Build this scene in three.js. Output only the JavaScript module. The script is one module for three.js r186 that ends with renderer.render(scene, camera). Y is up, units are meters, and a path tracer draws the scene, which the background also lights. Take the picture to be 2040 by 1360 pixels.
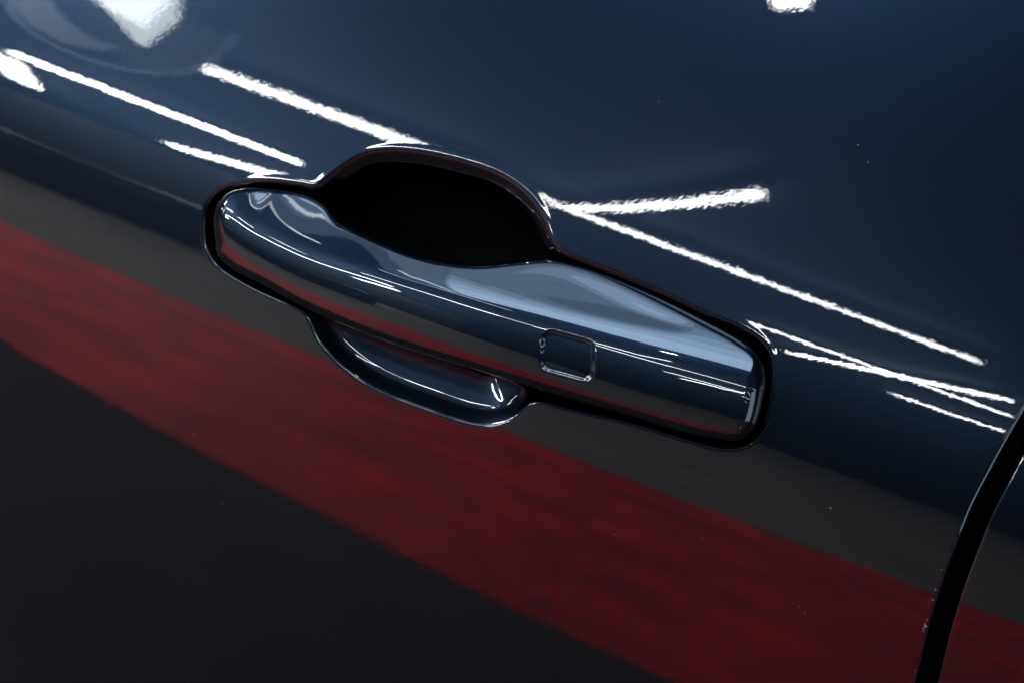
import * as THREE from 'three';
import { RectAreaLightUniformsLib } from 'three/addons/lights/RectAreaLightUniformsLib.js';
import { RoundedBoxGeometry } from 'three/addons/geometries/RoundedBoxGeometry.js';
import { mergeGeometries } from 'three/addons/utils/BufferGeometryUtils.js';

// ---------------------------------------------------------------- camera, light level, exposure
// car axes: x towards the rear of the car, y up, z out of the door; millimetres round the handle (height HY above the floor)
const HY = 950, rad = (a) => a * Math.PI / 180;
const scene = new THREE.Scene();
const DIST = 0.66, YAW = rad(8), PITCH = rad(10), ROLL = rad(19.5);
const camera = new THREE.PerspectiveCamera(23.3, 1024 / 682, 0.02, 80);
camera.position.set(DIST * Math.sin(YAW) * Math.cos(PITCH), HY / 1000 + DIST * Math.sin(PITCH), DIST * Math.cos(YAW) * Math.cos(PITCH));
camera.lookAt(0, HY / 1000, 0);
camera.rotateZ(ROLL);
camera.focus = 0.655;
camera.userData.fStop = 7;
scene.add(camera);
scene.background = new THREE.Color(0.012, 0.016, 0.026);
const renderer = new THREE.WebGLRenderer({ antialias: true });
renderer.toneMapping = THREE.LinearToneMapping;
renderer.toneMappingExposure = 1;
renderer.shadowMap.enabled = true;
renderer.setSize(1024, 682);
RectAreaLightUniformsLib.init();

// ---------------------------------------------------------------- helpers
function rng(seed) { let a = seed >>> 0; return () => { a = (a + 0x6d2b79f5) >>> 0; let t = Math.imul(a ^ (a >>> 15), 1 | a); t = (t + Math.imul(t ^ (t >>> 7), 61 | t)) ^ t; return ((t ^ (t >>> 14)) >>> 0) / 4294967296; }; }
const clamp = (x, a, b) => Math.min(b, Math.max(a, x));
const smooth = (a, b, x) => { const t = clamp((x - a) / (b - a), 0, 1); return t * t * (3 - 2 * t); };
const lerp = (a, b, t) => a + (b - a) * t;
function cubic(K) {                                     // monotone cubic through points
  const n = K.length, d = [], m = [];
  for (let i = 0; i < n - 1; i++) d[i] = (K[i + 1][1] - K[i][1]) / (K[i + 1][0] - K[i][0]);
  m[0] = d[0]; m[n - 1] = d[n - 2];
  for (let i = 1; i < n - 1; i++) m[i] = d[i] * d[i - 1] <= 0 ? 0 : 2 * d[i] * d[i - 1] / (d[i] + d[i - 1]);
  return (x) => {
    if (x <= K[0][0]) return K[0][1] + m[0] * (x - K[0][0]);
    if (x >= K[n - 1][0]) return K[n - 1][1] + m[n - 1] * (x - K[n - 1][0]);
    let i = 0; while (x > K[i + 1][0]) i++;
    const h = K[i + 1][0] - K[i][0], t = (x - K[i][0]) / h;
    return (1 + 2 * t) * (1 - t) ** 2 * K[i][1] + t * (1 - t) ** 2 * h * m[i] + t * t * (3 - 2 * t) * K[i + 1][1] + t * t * (t - 1) * h * m[i + 1];
  };
}
function spline(points, n) {                            // closed smooth outline, n points evenly spaced
  const c = new THREE.CatmullRomCurve3(points.map(([x, y]) => new THREE.Vector3(x, y, 0)), true, 'centripetal');
  c.arcLengthDivisions = n * 4;
  return c.getSpacedPoints(n).slice(0, n).map((p) => [p.x, p.y]);
}
function signedDistance(P) {                            // positive inside the closed polygon P
  const n = P.length, X = Float64Array.from(P, (p) => p[0]), Y = Float64Array.from(P, (p) => p[1]);
  let x0 = 1e9, x1 = -1e9, y0 = 1e9, y1 = -1e9;
  for (let i = 0; i < n; i++) { x0 = Math.min(x0, X[i]); x1 = Math.max(x1, X[i]); y0 = Math.min(y0, Y[i]); y1 = Math.max(y1, Y[i]); }
  return (x, y, reach = 40) => {
    if (x < x0 - reach || x > x1 + reach || y < y0 - reach || y > y1 + reach) return -reach;
    let best = 1e18, inside = false;
    for (let i = 0, j = n - 1; i < n; j = i++) {
      const ex = X[i] - X[j], ey = Y[i] - Y[j], wx = x - X[j], wy = y - Y[j];
      const t = clamp((wx * ex + wy * ey) / (ex * ex + ey * ey), 0, 1), dx = wx - ex * t, dy = wy - ey * t, q = dx * dx + dy * dy;
      if (q < best) best = q;
      if ((Y[i] > y) !== (Y[j] > y) && x < (X[j] - X[i]) * (y - Y[i]) / (Y[j] - Y[i]) + X[i]) inside = !inside;
    }
    return Math.max(-reach, inside ? Math.sqrt(best) : -Math.sqrt(best));
  };
}
// lattice noise, -1..1
const PERM = (() => { const r = rng(7), p = new Uint16Array(1024); for (let i = 0; i < 512; i++) p[i] = i; for (let i = 511; i > 0; i--) { const j = Math.floor(r() * (i + 1)); [p[i], p[j]] = [p[j], p[i]]; } for (let i = 0; i < 512; i++) p[512 + i] = p[i]; return p; })();
const GX = Float64Array.from({ length: 512 }, (_, i) => Math.cos(i * 2.399963)), GY = Float64Array.from({ length: 512 }, (_, i) => Math.sin(i * 2.399963));
function noise(x, y) {
  const X = Math.floor(x), Y = Math.floor(y), u = x - X, v = y - Y, a = X & 511, b = Y & 511, a1 = (a + 1) & 511, b1 = (b + 1) & 511;
  const f = u * u * u * (u * (u * 6 - 15) + 10), g = v * v * v * (v * (v * 6 - 15) + 10);
  const d = (i, j, p, q) => { const k = PERM[PERM[i] + j]; return GX[k] * p + GY[k] * q; };
  const n0 = lerp(d(a, b, u, v), d(a1, b, u - 1, v), f), n1 = lerp(d(a, b1, u, v - 1), d(a1, b1, u - 1, v - 1), f);
  return 1.5 * lerp(n0, n1, g);
}
const peel = (x, y, k = 1) => k * (0.0017 * noise(x / 1.15, y / 1.15) + 0.0016 * noise(x / 2.4 + 70, y / 2.4) + 0.0016 * noise(x / 5.3 + 40, y / 5.3) + 0.004 * noise(x / 17, y / 17 + 9));   // orange peel of the lacquer, mm

// A warped sheet over the lattice xs × ys: place(x, y, i) gives [x, y, z] in mm. Parts: choose(i, j, point) says to which part a quad belongs.
function sheet(xs, ys, place, choose, parts) {
  const w = xs.length, h = ys.length, P = new Float64Array(w * h * 3), N = new Float32Array(w * h * 3);
  for (let j = 0, o = 0; j < h; j++) for (let i = 0; i < w; i++, o += 3) { const p = place(i, j); P[o] = p[0]; P[o + 1] = p[1]; P[o + 2] = p[2]; }
  for (let j = 0; j < h; j++) for (let i = 0; i < w; i++) {
    const a = (j * w + Math.min(w - 1, i + 1)) * 3, b = (j * w + Math.max(0, i - 1)) * 3, c = (Math.min(h - 1, j + 1) * w + i) * 3, d = (Math.max(0, j - 1) * w + i) * 3;
    const ux = P[a] - P[b], uy = P[a + 1] - P[b + 1], uz = P[a + 2] - P[b + 2], vx = P[c] - P[d], vy = P[c + 1] - P[d + 1], vz = P[c + 2] - P[d + 2];
    const x = uy * vz - uz * vy, y = uz * vx - ux * vz, z = ux * vy - uy * vx, l = Math.hypot(x, y, z) || 1, o = (j * w + i) * 3;
    N[o] = x / l; N[o + 1] = y / l; N[o + 2] = z / l;
  }
  const lists = parts.map(() => []);
  for (let j = 0; j < h - 1; j++) for (let i = 0; i < w - 1; i++) {
    const k = choose(i, j); if (k < 0) continue;
    const a = j * w + i, b = a + 1, c = a + w, d = c + 1;
    lists[k].push(a, b, d, a, d, c);
  }
  return lists.map((L) => {
    const at = new Int32Array(w * h).fill(-1); let n = 0;
    for (let q = 0; q < L.length; q++) if (at[L[q]] < 0) at[L[q]] = n++;
    const uv = new Float32Array(n * 2), pos = new Float32Array(n * 3), nor = new Float32Array(n * 3), idx = new Uint32Array(L.length);
    for (let q = 0; q < w * h; q++) { const k = at[q]; if (k < 0) continue; pos[k * 3] = P[q * 3] / 1000; uv[k * 2] = P[q * 3] / 160; uv[k * 2 + 1] = (P[q * 3 + 1] - 0.6 * P[q * 3 + 2]) / 160; pos[k * 3 + 1] = (P[q * 3 + 1] + HY) / 1000; pos[k * 3 + 2] = P[q * 3 + 2] / 1000; nor.set(N.subarray(q * 3, q * 3 + 3), k * 3); }
    for (let q = 0; q < L.length; q++) idx[q] = at[L[q]];
    const g = new THREE.BufferGeometry();
    g.setAttribute('position', new THREE.BufferAttribute(pos, 3)); g.setAttribute('normal', new THREE.BufferAttribute(nor, 3)); g.setAttribute('uv', new THREE.BufferAttribute(uv, 2)); g.setIndex(new THREE.BufferAttribute(idx, 1));
    return g;
  });
}
function blur(F, w, h, passes, r) {
  const T = new Float64Array(w * h);
  for (let k = 0; k < passes; k++) {
    for (let j = 0; j < h; j++) for (let i = 0; i < w; i++) { let s = 0; for (let q = -r; q <= r; q++) s += F[j * w + clamp(i + q, 0, w - 1)]; T[j * w + i] = s / (2 * r + 1); }
    for (let j = 0; j < h; j++) for (let i = 0; i < w; i++) { let s = 0; for (let q = -r; q <= r; q++) s += T[clamp(j + q, 0, h - 1) * w + i]; F[j * w + i] = s / (2 * r + 1); }
  }
}
function mesh(name, geometry, material, parent = scene) { const m = new THREE.Mesh(geometry, material); m.name = name; m.castShadow = m.receiveShadow = true; parent.add(m); return m; }
function tag(o, label, category, group, kind) { o.userData.label = label; if (category) o.userData.category = category; if (group) o.userData.group = group; if (kind) o.userData.kind = kind; return o; }

// ---------------------------------------------------------------- materials
const flakes = (() => { const n = 512, r = rng(5), d = new Uint8Array(n * n * 4); for (let k = 0; k < n * n; k++) { d[k * 4] = d[k * 4 + 1] = d[k * 4 + 2] = 255 * r(); d[k * 4 + 3] = 255; } const t = new THREE.DataTexture(d, n, n); t.wrapS = t.wrapT = THREE.RepeatWrapping; t.magFilter = t.minFilter = THREE.LinearFilter; t.needsUpdate = true; return t; })();   // metal flakes under the lacquer
const paint = new THREE.MeshPhysicalMaterial({ bumpMap: flakes, bumpScale: 0.000012, color: new THREE.Color().setRGB(0.0054, 0.0108, 0.0205), metalness: 1, roughness: 0.35, clearcoat: 1, clearcoatRoughness: 0.015 });
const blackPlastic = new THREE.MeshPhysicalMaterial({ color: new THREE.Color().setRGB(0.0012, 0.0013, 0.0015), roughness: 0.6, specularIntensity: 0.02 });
const rubber = new THREE.MeshPhysicalMaterial({ color: new THREE.Color().setRGB(0.0012, 0.0012, 0.0012), roughness: 0.9, specularIntensity: 0.1 });

// ---------------------------------------------------------------- the car's side: the door skin with its handle pocket
const ELEV = [[-420, -13], [-200, -10], [-80, -7], [-30, -2.5], [10, 4.5], [35, 11], [60, 16], [100, 18.5], [165, 21], [330, 24]];   // how far the skin looks up at each height
const elev = cubic(ELEV), RX = 3500;
const Zs = (() => { const Z = new Float64Array(4001); for (let k = 2001; k < 4001; k++) Z[k] = Z[k - 1] - 0.25 * Math.tan(rad(elev(-500 + k * 0.25 - 0.125))); for (let k = 1999; k >= 0; k--) Z[k] = Z[k + 1] + 0.25 * Math.tan(rad(elev(-500 + k * 0.25 + 0.125))); return Z; })();
function skin(x, y) { const t = clamp((y + 500) * 4, 1, 3997.9), i = Math.floor(t), f = t - i, a = Zs[i - 1], b = Zs[i], c = Zs[i + 1], d = Zs[i + 2]; return b + 0.5 * f * (c - a + f * (2 * a - 5 * b + 4 * c - d + f * (3 * (b - c) + d - a))) - x * x / (2 * RX); }

const POCKET = [[-136.8, -1.2], [-138.3, 7.0], [-135.0, 14.3], [-127.7, 19.6], [-117.9, 24.0], [-105.5, 27.3], [-97.2, 29.2], [-93.7, 34.6], [-90.1, 40.6], [-84.3, 47.4], [-76.3, 52.1], [-65.5, 55.6], [-53.2, 57.8], [-40.4, 59.0], [-29.5, 59.0], [-20.0, 57.1], [-12.1, 53.7], [-4.4, 48.0], [1.9, 41.3], [8.8, 39.2], [19.5, 38.9], [34.5, 38.6], [51.7, 37.8], [69.0, 36.3], [81.7, 35.8], [90.7, 33.9], [96.5, 30.3], [100.3, 23.0], [103.2, 13.7], [104.2, 4.6], [102.5, -2.4], [97.6, -7.3], [90.6, -9.8], [78.5, -11.1], [58.0, -12.6], [33.8, -16.1], [15.9, -19.2], [13.6, -22.9], [9.4, -29.6], [2.4, -34.6], [-6.6, -37.0], [-21.8, -37.9], [-39.5, -38.2], [-53.4, -36.9], [-66.0, -32.9], [-75.8, -27.2], [-83.5, -19.5], [-88.9, -18.5], [-100.5, -18.0], [-114.7, -16.8], [-126.8, -14.0], [-133.2, -8.7]];
const pocket = signedDistance(spline(POCKET, 420));
const shut = cubic([[-500, 290], [-250, 236], [-120, 203], [-71, 197], [-42, 192.6], [-20, 190.9], [0, 190.6], [20, 192.3], [42, 195.5], [90, 205], [330, 262]]);   // rear edge of the door

// profile of the pocket's wall: how far in and how deep after a run of s mm from where the lip starts to roll
function profile(angles) {                              // [[run, degrees], ...]
  const a = cubic(angles), end = 90, n = end * 20, X = new Float64Array(n + 1), Z = new Float64Array(n + 1);
  for (let k = 1; k <= n; k++) { const t = rad(clamp(a((k - 0.5) / 20), 0, 88)); X[k] = X[k - 1] + Math.cos(t) / 20; Z[k] = Z[k - 1] + Math.sin(t) / 20; }
  return (s, out) => { const q = clamp(s * 20, 0, n - 1.001), i = Math.floor(q), f = q - i; out[0] = lerp(X[i], X[i + 1], f); out[1] = lerp(Z[i], Z[i + 1], f); };
}
const LIP = 1.8;
const wallUpper = profile([[0, 0], [1.2, 26], [2.2, 40], [6.4, 43], [8, 62], [9.5, 80], [20, 84], [44, 80], [54, 30], [60, 4], [90, 2]]);
const wallCup = profile([[0, 0], [1.4, 30], [2.6, 42], [5.5, 43], [7.5, 36], [9.5, 26], [12, 20], [18, 18], [28, 19], [34, 30], [45, 20], [60, 8], [90, 2]]);
const wallGap = profile([[0, 0], [1.6, 38], [3.2, 72], [5, 84], [30, 84], [40, 20], [60, 2], [90, 2]]);

const car = new THREE.Group(); car.name = 'car'; scene.add(car);
tag(car, 'dark blue glossy car side with pull door handle in a scooped pocket', 'car');

{
  const line = (parts) => { const out = []; for (const [a, b, s] of parts) { const n = Math.round((b - a) / s); for (let k = 0; k < n; k++) out.push(a + (b - a) * k / n); } out.push(parts.at(-1)[1]); return out; };
  const xs = line([[-620, -262, 4], [-262, -230, 1.6], [-230, 186, 0.5], [186, 200, 0.35]]), ys = line([[-420, -222, 3], [-222, 205, 0.5], [205, 225, 1.4], [225, 330, 4]]);
  // last columns follow the shut line: x is read as a distance from it
  const w = xs.length, h = ys.length, xEnd = xs[w - 1];
  const S = new Float64Array(w * h), X = new Float64Array(w * h);
  for (let j = 0; j < h; j++) { const e = shut(ys[j]) + 12 - xEnd; for (let i = 0; i < w; i++) X[j * w + i] = xs[i] + e * smooth(120, 186, xs[i]); }
  for (let j = 0; j < h; j++) for (let i = 0; i < w; i++) S[j * w + i] = pocket(X[j * w + i], ys[j]);
  blur(S, w, h, 2, 2);
  const grad = (i, j) => {
    const a = Math.max(0, i - 1), b = Math.min(w - 1, i + 1), c = Math.max(0, j - 1), d = Math.min(h - 1, j + 1);
    const gx = (S[j * w + b] - S[j * w + a]) / (X[j * w + b] - X[j * w + a]), gy = (S[d * w + i] - S[c * w + i]) / (ys[d] - ys[c]), l = Math.hypot(gx, gy) || 1;
    return [gx / l, gy / l];
  };
  const A = [0, 0], B = [0, 0], G = [0, 0], upW = (x, y) => smooth(20, 40, y - 0.02 * x) * smooth(-100, -86, x) * (1 - smooth(-2, 10, x)), cupW = (x, y) => smooth(-4, -16, y) * smooth(-92, -80, x) * (1 - smooth(8, 18, x));
  const D = new Float64Array(w * h);
  const place = (i, j) => {
    const k = j * w + i; let x = X[k], y = ys[j]; const s = S[k];
    let z = skin(x, y) + peel(x, y);
    if (s > -16) {
      z += lerp(0.005, 0.035, smooth(18, 30, y)) * Math.exp(-(((s + LIP + 0.4) / 0.9) ** 2));                        // slight raised bead round the pocket
      const run = s + LIP;
      if (run > 0) {
        const [gx, gy] = grad(i, j), u = upW(x, y), c = cupW(x, y);
        wallUpper(run, A); wallCup(run, B); wallGap(run, G);
        const hx = A[0] * u + B[0] * c + G[0] * (1 - u - c), hz = A[1] * u + B[1] * c + G[1] * (1 - u - c);
        x += gx * (hx - run); y += gy * (hx - run); z -= hz; D[k] = hz;
      }
    }
    const e = xs[i] - (xEnd - 12);                                                  // past the shut line: roll inwards
    const r = 2.6, run = e + r;
    if (run > 0) { const t = Math.min(run / r, 1.5); x += r * Math.sin(t) - run + Math.max(0, run - r * 1.5) * Math.cos(1.5); z -= r * (1 - Math.cos(t)) + Math.max(0, run - r * 1.5) * Math.sin(1.5); }
    return [x, y, z];
  };
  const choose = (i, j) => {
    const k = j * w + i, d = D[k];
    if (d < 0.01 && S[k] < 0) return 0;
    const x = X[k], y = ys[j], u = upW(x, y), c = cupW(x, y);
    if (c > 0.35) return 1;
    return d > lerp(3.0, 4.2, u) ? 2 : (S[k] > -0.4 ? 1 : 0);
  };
  // D must be filled before choosing: sheet() places all points first
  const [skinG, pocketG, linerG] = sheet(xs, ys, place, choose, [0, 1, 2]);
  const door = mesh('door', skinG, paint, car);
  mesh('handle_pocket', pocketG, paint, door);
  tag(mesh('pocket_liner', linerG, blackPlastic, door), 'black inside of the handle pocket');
}

{                                                        // dust and small chips on the lacquer
  const r = rng(41), bits = [], put = (x, y, q, flat) => { const g = new THREE.IcosahedronGeometry(q / 1000, 1).scale(1, 1 + r() * 0.8, flat); g.rotateZ(r() * 3); g.translate(x / 1000, (y + HY) / 1000, skin(x, y) / 1000); bits.push(g); };
  for (let k = 0; k < 46; k++) { const x = -200 + 380 * r(), y = -190 + 380 * r(); if (pocket(x, y) < -3) put(x, y, 0.09 + 0.12 * r() ** 3, 0.3); }
  for (const [x, y, q] of [[100, 118, 0.26], [106, 113, 0.24], [20, 108, 0.2], [140, -17, 0.3], [146, -61, 0.2], [143, -59, 0.17], [98, -47, 0.18]]) put(x, y, q, 0.4);
  for (let k = 0; k < 11; k++) { const y = -62 + 38 * r() + (r() < 0.4 ? -6 : 0); const x = shut(y) - 2.1 - 0.8 * r(); put(x, y, 0.18 + 0.26 * r() ** 2, 0.35); }
  tag(mesh('dust', mergeGeometries(bits), new THREE.MeshStandardMaterial({ color: 0x5c5c58, roughness: 0.9 }), car.getObjectByName('door')), 'white dust specks and paint chips on the lacquer', null, null, 'stuff');
}

// ---------------------------------------------------------------- the panel behind the shut line, and the dark gap between
{
  const e = [], ys = [];
  for (let k = 0; k <= 160; k++) e.push(-9 + k * 0.3); for (let k = 1; k <= 90; k++) e.push(39 + k * 4);
  for (let k = 0; k <= 250; k++) ys.push(-420 + k * 3);
  const yy = []; for (let y = -420; y < -140; y += 4) yy.push(y); for (let y = -140; y < 90; y += 0.6) yy.push(y); for (let y = 90; y <= 330; y += 4) yy.push(y);
  const r = 1.0;
  const [g] = sheet(e, yy, (i, j) => {
    const y = yy[j], x0 = shut(y) + 7.3; let x = x0 + e[i], z = skin(x0 + Math.max(0, e[i]), y) - 0.4 + peel(x + 300, y);
    const run = r - e[i];
    if (run > 0) { const t = Math.min(run / r, 1.45), rest = Math.max(0, run - r * 1.45); x = x0 + r - r * Math.sin(t) - rest * Math.cos(1.45); z -= r * (1 - Math.cos(t)) + rest * Math.sin(1.45); }
    return [x, y, z];
  }, () => 0, [0]);
  mesh('rear_panel', g, paint, car);
  const seal = [], n = 60;
  const [sg] = sheet([0, 2, 5, 8, 11, 14, 18, 22], Array.from({ length: n + 1 }, (_, k) => -420 + k * 12.5), (i, j) => { const y = -420 + j * 12.5, q = i / 7; return [shut(y) - 6 + q * 24, y, skin(200, y) - 10 - 4 * Math.sin(q * Math.PI) ** 2]; }, () => 0, [0]);
  tag(mesh('door_seal', sg, rubber, car), 'black rubber seal inside the shut line');
}

// ---------------------------------------------------------------- the pull handle
const HANDLE = [[-130.4, -2.6], [-133.4, 4.6], [-133.4, 12.0], [-126.8, 18.6], [-112.8, 23.4], [-100.2, 25.6], [-90.9, 24.4], [-84.2, 20.9], [-76.1, 20.0], [-62.7, 19.5], [-47.5, 19.8], [-33.1, 22.0], [-21.3, 25.3], [-10.2, 30.4], [2.7, 36.0], [14.7, 38.0], [25.2, 38.3], [46.6, 37.0], [68.2, 34.7], [82.9, 32.8], [91.2, 30.5], [97.4, 24.6], [100.9, 13.3], [101.2, 2.8], [97.2, -2.6], [90.6, -4.9], [79.8, -6.6], [53.5, -8.5], [22.8, -11.0], [-8.4, -13.4], [-40.1, -15.9], [-61.8, -16.4], [-84.2, -15.7], [-102.7, -13.6], [-117.5, -12.6], [-126.0, -9.4]];
const DISH = [[-12.6, 28.0], [6.1, 34.9], [29.0, 35.5], [48.2, 34.0], [66.7, 31.6], [62.8, 28.2], [47.6, 24.4], [27.9, 21.1], [7.8, 18.4], [-19.0, 16.1], [-30.8, 19.1]];
const PAD = [[12.6, 11.9], [33.1, 14.4], [37.2, -0.3], [16.3, -3.1]];
{
  const outline = signedDistance(spline(HANDLE, 360)), dish = signedDistance(spline(DISH, 120));
  const padEdge = (() => {                               // rounded quadrilateral
    const c = PAD.reduce((s, p) => [s[0] + p[0] / 4, s[1] + p[1] / 4], [0, 0]), inset = 3.9, P = PAD.map(([x, y]) => { const dx = x - c[0], dy = y - c[1]; return [c[0] + dx * (1 - inset / 10.5), c[1] + dy * (1 - inset / 7.2)]; });
    const f = signedDistance(P); return (x, y) => f(x, y) + inset;
  })();
  const crease = cubic([[-140, 11.5], [-124.8, 10.5], [-112, 8.2], [-89.3, 6.8], [-55.5, 9.5], [-26.7, 12.9], [13.6, 18.0], [53.4, 22.3], [79.0, 24.9], [92.7, 26.0], [110, 27]]);
  const face = cubic([[-140, 6], [-118, 9.5], [-85, 13.5], [-45, 17.5], [0, 19], [50, 18], [85, 15.5], [110, 13]]);
  const mid = cubic([[-140, 9], [-120, 10], [-90, 11], [-45, 14], [0, 18], [60, 21.5], [110, 22]]), bulge = cubic([[-140, 60], [-90, 62], [-40, 54], [10, 56], [110, 58]]), slope = cubic([[-140, 30], [-90, 38], [-40, 47], [20, 48], [70, 48], [110, 47]]), soft = cubic([[-140, 1.0], [-60, 1.1], [0, 2.2], [60, 2.6], [110, 2.6]]);
  const height = (x, y) => {
    const yc = crease(x), zf = face(x), m = mid(x), R = bulge(x), k = soft(x);
    const f = zf - (y - (yc - m)) ** 2 / (2 * R), t0 = zf - m * m / (2 * R), t = t0 - (y - yc) * Math.tan(rad(slope(x)));
    let z = -k * Math.log(Math.exp(-(f - t0) / k) + Math.exp(-(t - t0) / k)) + t0;
    return z;
  };
  const lines = (parts) => { const out = []; for (const [a, b, s] of parts) { const n = Math.round((b - a) / s); for (let k = 0; k < n; k++) out.push(a + (b - a) * k / n); } return out; };
  const xs = lines([[-146, 8, 0.42], [8, 42, 0.21], [42, 116, 0.42]]), ys = lines([[-31, -8, 0.42], [-8, 19, 0.21], [19, 61, 0.42]]), w = xs.length, h = ys.length;
  const S = new Float64Array(w * h), Q = new Float64Array(w * h), PD = new Float64Array(w * h);
  for (let j = 0; j < h; j++) for (let i = 0; i < w; i++) { const k = j * w + i; S[k] = outline(xs[i], ys[j]); Q[k] = dish(xs[i], ys[j], 8); PD[k] = padEdge(xs[i], ys[j]); }
  blur(S, w, h, 2, 2); blur(PD, w, h, 2, 2);
  for (let k = 0; k < w * h; k++) Q[k] = 0.9 * smooth(-0.5, 6, Q[k]);
  for (let j = 0; j < h; j++) for (let i = 0; i < w; i++) Q[j * w + i] *= smooth(-40, 40, xs[i]);
  blur(Q, w, h, 3, 2);
  const place = (i, j) => {
    const k = j * w + i; let x = xs[i], y = ys[j]; const s = S[k];
    let z = height(x, y) - Q[k] - 0.7 * smooth(-1.1, 1.5, PD[k]) + peel(x + 900, y, 0.45);
    const a = Math.max(0, i - 1), b = Math.min(w - 1, i + 1), c = Math.max(0, j - 1), d = Math.min(h - 1, j + 1);
    let gx = (S[j * w + b] - S[j * w + a]) / (xs[b] - xs[a]), gy = (S[d * w + i] - S[c * w + i]) / (ys[d] - ys[c]); const l = Math.hypot(gx, gy) || 1; gx /= -l; gy /= -l;   // outwards
    const r = lerp(lerp(4.2, 2.2, smooth(-0.5, 0.6, gy)), 8, smooth(0.55, 0.98, Math.abs(gx)) * 0.9);
    const run = r - s;
    if (run > 0) { const t = Math.min(run / r, 1.53), rest = Math.max(0, run - r * 1.53); const move = r * Math.sin(t) - run; x += gx * move; y += gy * move; z -= r * (1 - Math.cos(t)) + Math.min(rest, 16); }
    return [x, y, z];
  };
  const choose = (i, j) => { const k = j * w + i; return S[k] < -13 ? -1 : PD[k] > 1.5 ? 1 : 0; };
  const [body, pad] = sheet(xs, ys, place, choose, [0, 1]);
  const handle = mesh('door_handle', body, paint, car);
  tag(mesh('touch_pad', pad, paint, handle), 'small recessed rounded rectangular touch pad');
}

// ---------------------------------------------------------------- the floor that the paint mirrors
function noiseTexture(n, seed, coarse, tone) {                   // tone(value, fine) -> sRGB triple 0..255
  const d = new Uint8Array(n * n * 4);
  for (let j = 0; j < n; j++) for (let i = 0; i < n; i++) {
    const a = noise(i / coarse + seed, j / coarse * 1.6) * 0.6 + noise(i / 23, j / 23 + seed) * 0.3, b = noise(i / 2.3, j / 2.3 + seed), c = tone(a, b), o = (j * n + i) * 4;
    d[o] = clamp(c[0], 0, 255); d[o + 1] = clamp(c[1], 0, 255); d[o + 2] = clamp(c[2], 0, 255); d[o + 3] = 255;
  }
  const t = new THREE.DataTexture(d, n, n); t.colorSpace = THREE.SRGBColorSpace; t.wrapS = t.wrapT = THREE.RepeatWrapping; t.magFilter = t.minFilter = THREE.LinearFilter; t.needsUpdate = true; return t;
}
function slab(name, x0, x1, z0, z1, y, material, uv) {
  const g = new THREE.PlaneGeometry(x1 - x0, z1 - z0); g.rotateX(-Math.PI / 2); g.translate((x0 + x1) / 2, y, (z0 + z1) / 2);
  const p = g.attributes.position, u = g.attributes.uv; for (let k = 0; k < p.count; k++) u.setXY(k, p.getX(k) / uv, p.getZ(k) / uv);
  return mesh(name, g, material);
}
const concrete = new THREE.MeshStandardMaterial({ map: noiseTexture(512, 3, 60, (a, b) => { const v = 108 + 18 * a + 6 * b; return [v, v * 0.97, v * 0.9]; }), roughness: 0.7 });
const redPaint = new THREE.MeshStandardMaterial({ map: noiseTexture(512, 11, 95, (a, b) => { const v = 194 + 76 * a + 6 * b; return [v, 14 + 6 * a, 20 + 6 * a]; }), roughness: 0.6 });
const darkMat = new THREE.MeshStandardMaterial({ map: noiseTexture(256, 23, 40, (a, b) => { const v = 50 + 8 * a + 5 * b; return [v, v * 0.995, v * 0.96]; }), roughness: 0.85 });
tag(slab('floor', -14, 14, -4, 8.2, 0, concrete, 3), 'warm grey concrete floor mirrored in the lower door', null, null, 'structure');
// the strip's near edge runs a little askew to the car
function skewed(name, near, far, material, uv) {
  const g = new THREE.BufferGeometry(), q = [[-6, near(-6)], [6, near(6)], [6, far(6)], [-6, far(-6)]];
  g.setAttribute('position', new THREE.Float32BufferAttribute(q.flatMap(([x, z]) => [x, 0.004, z]), 3)); g.setAttribute('normal', new THREE.Float32BufferAttribute(q.flatMap(() => [0, 1, 0]), 3));
  g.setAttribute('uv', new THREE.Float32BufferAttribute(q.flatMap(([x, z]) => [x / uv, z / uv]), 2)); g.setIndex([0, 2, 1, 0, 3, 2]);
  return mesh(name, g, material);
}
const edge = (x) => 1.215 - 0.13 * x;
tag(skewed('floor_strip', edge, () => 2.6, redPaint, 1.3), 'red painted strip along the floor beside the car', null, null, 'structure');
tag(skewed('floor_mat', () => -3, (x) => edge(x) - 0.004, darkMat, 1), 'dark grey floor beside the car', null, null, 'structure');

tag(mesh('ceiling', new THREE.BoxGeometry(24, 0.1, 14).translate(0, 2.76, 5.1), new THREE.MeshStandardMaterial({ color: 0x47566a, roughness: 0.95 })), 'plain dull ceiling that carries the lamps', null, null, 'structure');

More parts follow.
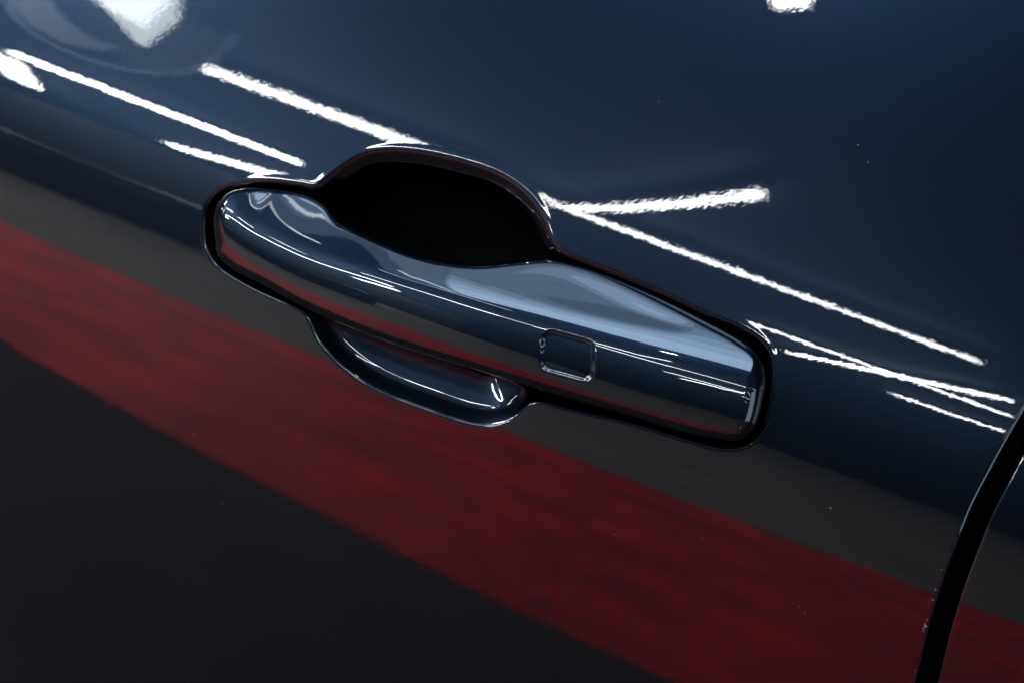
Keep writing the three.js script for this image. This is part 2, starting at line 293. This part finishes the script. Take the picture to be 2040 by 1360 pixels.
// ---------------------------------------------------------------- lamps
const glow = (r, g, b) => new THREE.MeshStandardMaterial({ color: 0x222222, emissive: new THREE.Color().setRGB(r, g, b), emissiveIntensity: 1 });
const housing = new THREE.MeshStandardMaterial({ color: 0x20242a, roughness: 0.6 });
const CEIL = 2.6, tubeGlow = glow(34, 34, 34.5);
function tubeLamp(x0, z0, x1, z1, width, label, bright = 75) {
  const len = Math.hypot(x1 - x0, z1 - z0), g = new THREE.Group(); g.name = 'tube_lamp'; 
  const turn = Math.atan2(-(z1 - z0), x1 - x0);
  g.position.set((x0 + x1) / 2, CEIL, (z0 + z1) / 2); g.rotation.y = turn; scene.add(g);
  mesh('lamp_housing', new RoundedBoxGeometry(len + 0.04, 0.05, width * 1.15, 2, 0.012).translate(0, 0.045, 0), housing, g);
  mesh('lamp_tube', new THREE.CapsuleGeometry(width / 2, len - width, 6, 16).rotateZ(Math.PI / 2).scale(1, 0.5, 1), glow(bright, bright, bright * 1.01), g);
  const l = new THREE.RectAreaLight(0xffffff, bright, len, width); l.position.set(0, -width * 0.25 - 0.01, 0); l.rotation.x = -Math.PI / 2; g.add(l);
  tag(g, label, 'lamp', 'tube lamps overhead');
  return g;
}
const LAMPS = [
  [-1.87, 3.05, -0.74, 3.1, 0.072, 'tube lamp mirrored as the line running down to the top edge of the pocket', 42],
  [-0.74, 3.1, -0.52, 3.2, 0.016, 'thinnest short tube lamp mirrored just above the rim of the pocket', 60],
  [-0.47, 3.25, 0.2, 3.25, 0.042, 'tube lamp mirrored as the long line from the pocket corner to the right', 38],
  [0.2, 3.25, 0.98, 3.25, 0.026, 'thin tube lamp carrying on the long mirrored line to its right end', 45],
  [-0.54, 3.3, 0.1, 2.33, 0.022, 'tube lamp mirrored as the thick line slanting up from the pocket corner', 45],
  [-4.16, 5.4, -2.26, 5.6, 0.175, 'tube lamp mirrored as the longest line at the upper left'],
  [-5.31, 10.33, -2.73, 7.4, 0.3, 'tube lamp mirrored as the short line ending at the left pocket corner', 50],
  [0.28, 5.05, 1.55, 4.85, 0.026, 'tube lamp mirrored as the upper line beside the rear end of the handle'],
  [0.6, 6.2, 1.31, 4.04, 0.03, 'tube lamp mirrored as the crossing line beside the rear end of the handle'],
  [1.28, 6.5, 1.88, 6.13, 0.03, 'tube lamp mirrored as the lowest thin line at the right'],
  [-4.6, 6.0, -6.2, 8.8, 0.3, 'tube lamp mirrored as the broad patch at the left edge', 45],
  [-0.03, 1.405, 0.035, 1.36, 0.03, 'short tube lamp mirrored as the patch at the top edge'],
  [-0.62, 1.05, -0.7, 0.36, 0.011, 'tube lamp mirrored along the front end of the handle top', 16],
  [-0.5, 1.5, -0.86, 0.72, 0.01, 'tube lamp mirrored aslant on the front end of the handle top', 16],
];
for (const a of LAMPS) tubeLamp(...a);
// lamps far to both sides, mirrored only as hair lines in the curved face of the handle
const HEX = [[-2.75, 1.95, -1.75, 1.5, 'left, straight above the red strip'], [-7.2, 3.9, -5.2, 3.4, 'long, left of the cabinet'], [-5.2, 3.4, -4.0, 2.2, 'slanting towards the car'], [-4.0, 2.2, -2.6, 2.0, 'nearest to the handle on the left'], [-9.5, 6.5, -7.2, 5.0, 'farthest out on the left'], [-8.0, 2.0, -5.6, 1.6, 'far left and close to the car line'],
  [2.2, 5.2, 3.8, 4.6, 'right, over the middle of the floor'], [3.8, 4.6, 4.6, 3.1, 'right, turned across the others'], [2.0, 3.2, 3.5, 2.9, 'nearest to the handle on the right'], [4.6, 3.1, 6.4, 2.9, 'farthest to the right'], [3.3, 7.4, 5.0, 6.4, 'right and farthest from the car']];
for (const [a, b, c, d, where] of HEX) tubeLamp(a, b, c, d, 0.06, 'tube lamp ' + where + ', a hair line in the handle', a > 0 ? 12 : a > -3 ? 330 : 90).userData.group = 'tube lamps to both sides';
{                                                        // flat panel lamp of six strips right above the handle
  const g = new THREE.Group(); g.name = 'panel_lamp'; g.position.set(-0.13, CEIL, 0); scene.add(g);
  const W = 0.94, tint = [0.62, 0.88, 1.14];
  mesh('lamp_housing', new RoundedBoxGeometry(W + 0.22, 0.05, 1.23, 2, 0.01).translate(-0.1, 0.04, 0.5), housing, g);
  for (const [z0, z1, b] of [[-0.1, 0.07, 0.8], [0.072, 0.15, 1.2], [0.154, 0.24, 1.9], [0.242, 0.37, 2.8], [0.372, 0.58, 3.7], [0.584, 1.1, 4.7]]) {
    const d = z1 - z0, z = (z0 + z1) / 2;
    mesh('lamp_diffuser', new THREE.BoxGeometry(W, 0.02, d).translate(0, 0, z), glow(b * tint[0], b * tint[1], b * tint[2]), g);
    const l = new THREE.RectAreaLight(new THREE.Color().setRGB(...tint), b, W, d); l.position.set(0, -0.02, z); l.rotation.x = -Math.PI / 2; g.add(l);
  }
  for (const [x, d, b] of [[-0.515, 0.08, 1.0], [-0.605, 0.09, 0.5]]) {
    mesh('lamp_diffuser', new THREE.BoxGeometry(d, 0.02, 1.2).translate(x, 0, 0.5), glow(b * tint[0], b * tint[1], b * tint[2]), g);
    const l = new THREE.RectAreaLight(new THREE.Color().setRGB(...tint), b, d, 1.2); l.position.set(x, -0.02, 0.5); l.rotation.x = -Math.PI / 2; g.add(l);
  }
  tag(g, 'flat striped panel lamp overhead, mirrored pale blue in the handle top', 'lamp');
}
{                                                        // upright panel lamp behind the rear end, mirrored in the handle end
  const g = new THREE.Group(); g.name = 'standing_lamp'; g.position.set(3.1, 0, 1.3); g.rotation.y = -1.9; scene.add(g);
  mesh('lamp_frame', new RoundedBoxGeometry(1.56, 2.06, 0.06, 2, 0.015).translate(0, 1.45, -0.045), housing, g);
  mesh('lamp_diffuser', new THREE.BoxGeometry(1.5, 2, 0.02).translate(0, 1.45, 0), glow(1.1, 1.35, 1.6), g);
  for (const k of [-1, 1]) mesh('leg', new THREE.CylinderGeometry(0.016, 0.02, 0.45, 12).translate(k * 0.6, 0.225, -0.045), housing, g);
  for (const k of [-1, 1]) mesh('foot', new RoundedBoxGeometry(0.06, 0.03, 0.6, 2, 0.01).translate(k * 0.6, 0.015, -0.045), housing, g);
  const l = new THREE.RectAreaLight(new THREE.Color().setRGB(0.76, 0.9, 1.04), 1.4, 1.5, 2); l.position.set(0, 1.45, 0.015); l.rotation.y = Math.PI; g.add(l);
  tag(g, 'upright pale panel lamp mirrored in the rear end of the handle', 'lamp');
}
{                                                        // oval reflector lamp, mirrored at the upper left corner
  const g = new THREE.Group(); g.name = 'reflector_lamp'; g.position.set(-1.973, 2.546, 2.588);
  g.lookAt(-1.973 + 0.505, 2.546 - 0.436, 2.588 - 0.745); scene.add(g);
  const dish = new THREE.LatheGeometry([[0.001, -0.16], [0.2, -0.13], [0.31, -0.06], [0.345, 0], [0.352, 0], [0.32, -0.07], [0.2, -0.15], [0.001, -0.18]].map(([a, b]) => new THREE.Vector2(a, b)), 64).rotateX(Math.PI / 2).scale(1, 1.62, 1).translate(0, 0.05, 0);
  mesh('reflector_dish', dish, new THREE.MeshStandardMaterial({ color: 0x2b3138, roughness: 0.5, side: THREE.DoubleSide }), g);
  mesh('reflector_rim', new THREE.TorusGeometry(0.35, 0.014, 10, 72).scale(1, 1.62, 1).translate(0, 0.05, 0), new THREE.MeshStandardMaterial({ color: 0x9fb4cc, roughness: 0.4 }), g);
  const plate = (pts, d) => new THREE.ExtrudeGeometry(new THREE.Shape(pts.map(([a, b]) => new THREE.Vector2(a, b))), { depth: d, bevelEnabled: true, bevelSize: 0.006, bevelThickness: 0.004, bevelSegments: 2 });
  mesh('lamp_diffuser', plate([[0.216, 0.061], [0.073, -0.003], [-0.12, -0.136], [-0.148, -0.13], [-0.158, 0.094], [-0.119, 0.193], [-0.047, 0.313], [0.1, 0.35]], 0.012), glow(11, 12, 12), g);
  mesh('reflector_flap', plate([[0.288, -0.256], [0.169, -0.398], [0.032, -0.437], [-0.063, -0.339], [-0.1, -0.221], [-0.02, -0.264], [0.062, -0.235], [0.157, -0.179], [0.217, -0.123], [0.289, -0.085]], 0.006), new THREE.MeshStandardMaterial({ color: 0xb8c4cc, roughness: 0.5 }), g);
  const l = new THREE.RectAreaLight(0xf4faff, 11, 0.2, 0.22); l.position.set(0, 0.08, 0.03); l.rotation.y = Math.PI; g.add(l);
  tag(g, 'oval dark reflector lamp with a bright angular diffuser, mirrored at the upper left corner', 'lamp');
}
// ---------------------------------------------------------------- what stands beyond the lamps, mirrored dimly at the left
tag(mesh('wall', new THREE.BoxGeometry(6.4, 2.1, 0.2).translate(-5.4, 1.05, 9), new THREE.MeshStandardMaterial({ map: concrete.map, color: 0x716c62, roughness: 0.8 })), 'pale concrete wall far to the left', null, null, 'structure');
{
  const g = new THREE.Group(); g.name = 'tool_cabinet'; g.position.set(-4.6, 0, 5.2); scene.add(g);
  const dark = new THREE.MeshStandardMaterial({ color: 0x0b0e18, roughness: 0.35 }), edge = new THREE.MeshStandardMaterial({ color: 0x767a80, roughness: 0.35 });
  mesh('cabinet_body', new RoundedBoxGeometry(4.6, 0.62, 0.6, 2, 0.01).translate(0, 0.39, 0), dark, g);
  mesh('plinth', new THREE.BoxGeometry(4.5, 0.08, 0.52).translate(0, 0.04, 0), dark, g);
  for (let k = 0; k < 6; k++) { const d = mesh('cabinet_door', new RoundedBoxGeometry(0.74, 0.54, 0.02, 2, 0.006).translate(-1.9 + k * 0.76, 0.39, -0.31), dark, g); mesh('handle', new THREE.BoxGeometry(0.4, 0.022, 0.02).translate(-1.9 + k * 0.76, 0.58, -0.332), edge, d); }
  tag(g, 'long low dark cabinet on the grey floor in front of the wall', 'cabinet');
}
renderer.render(scene, camera);
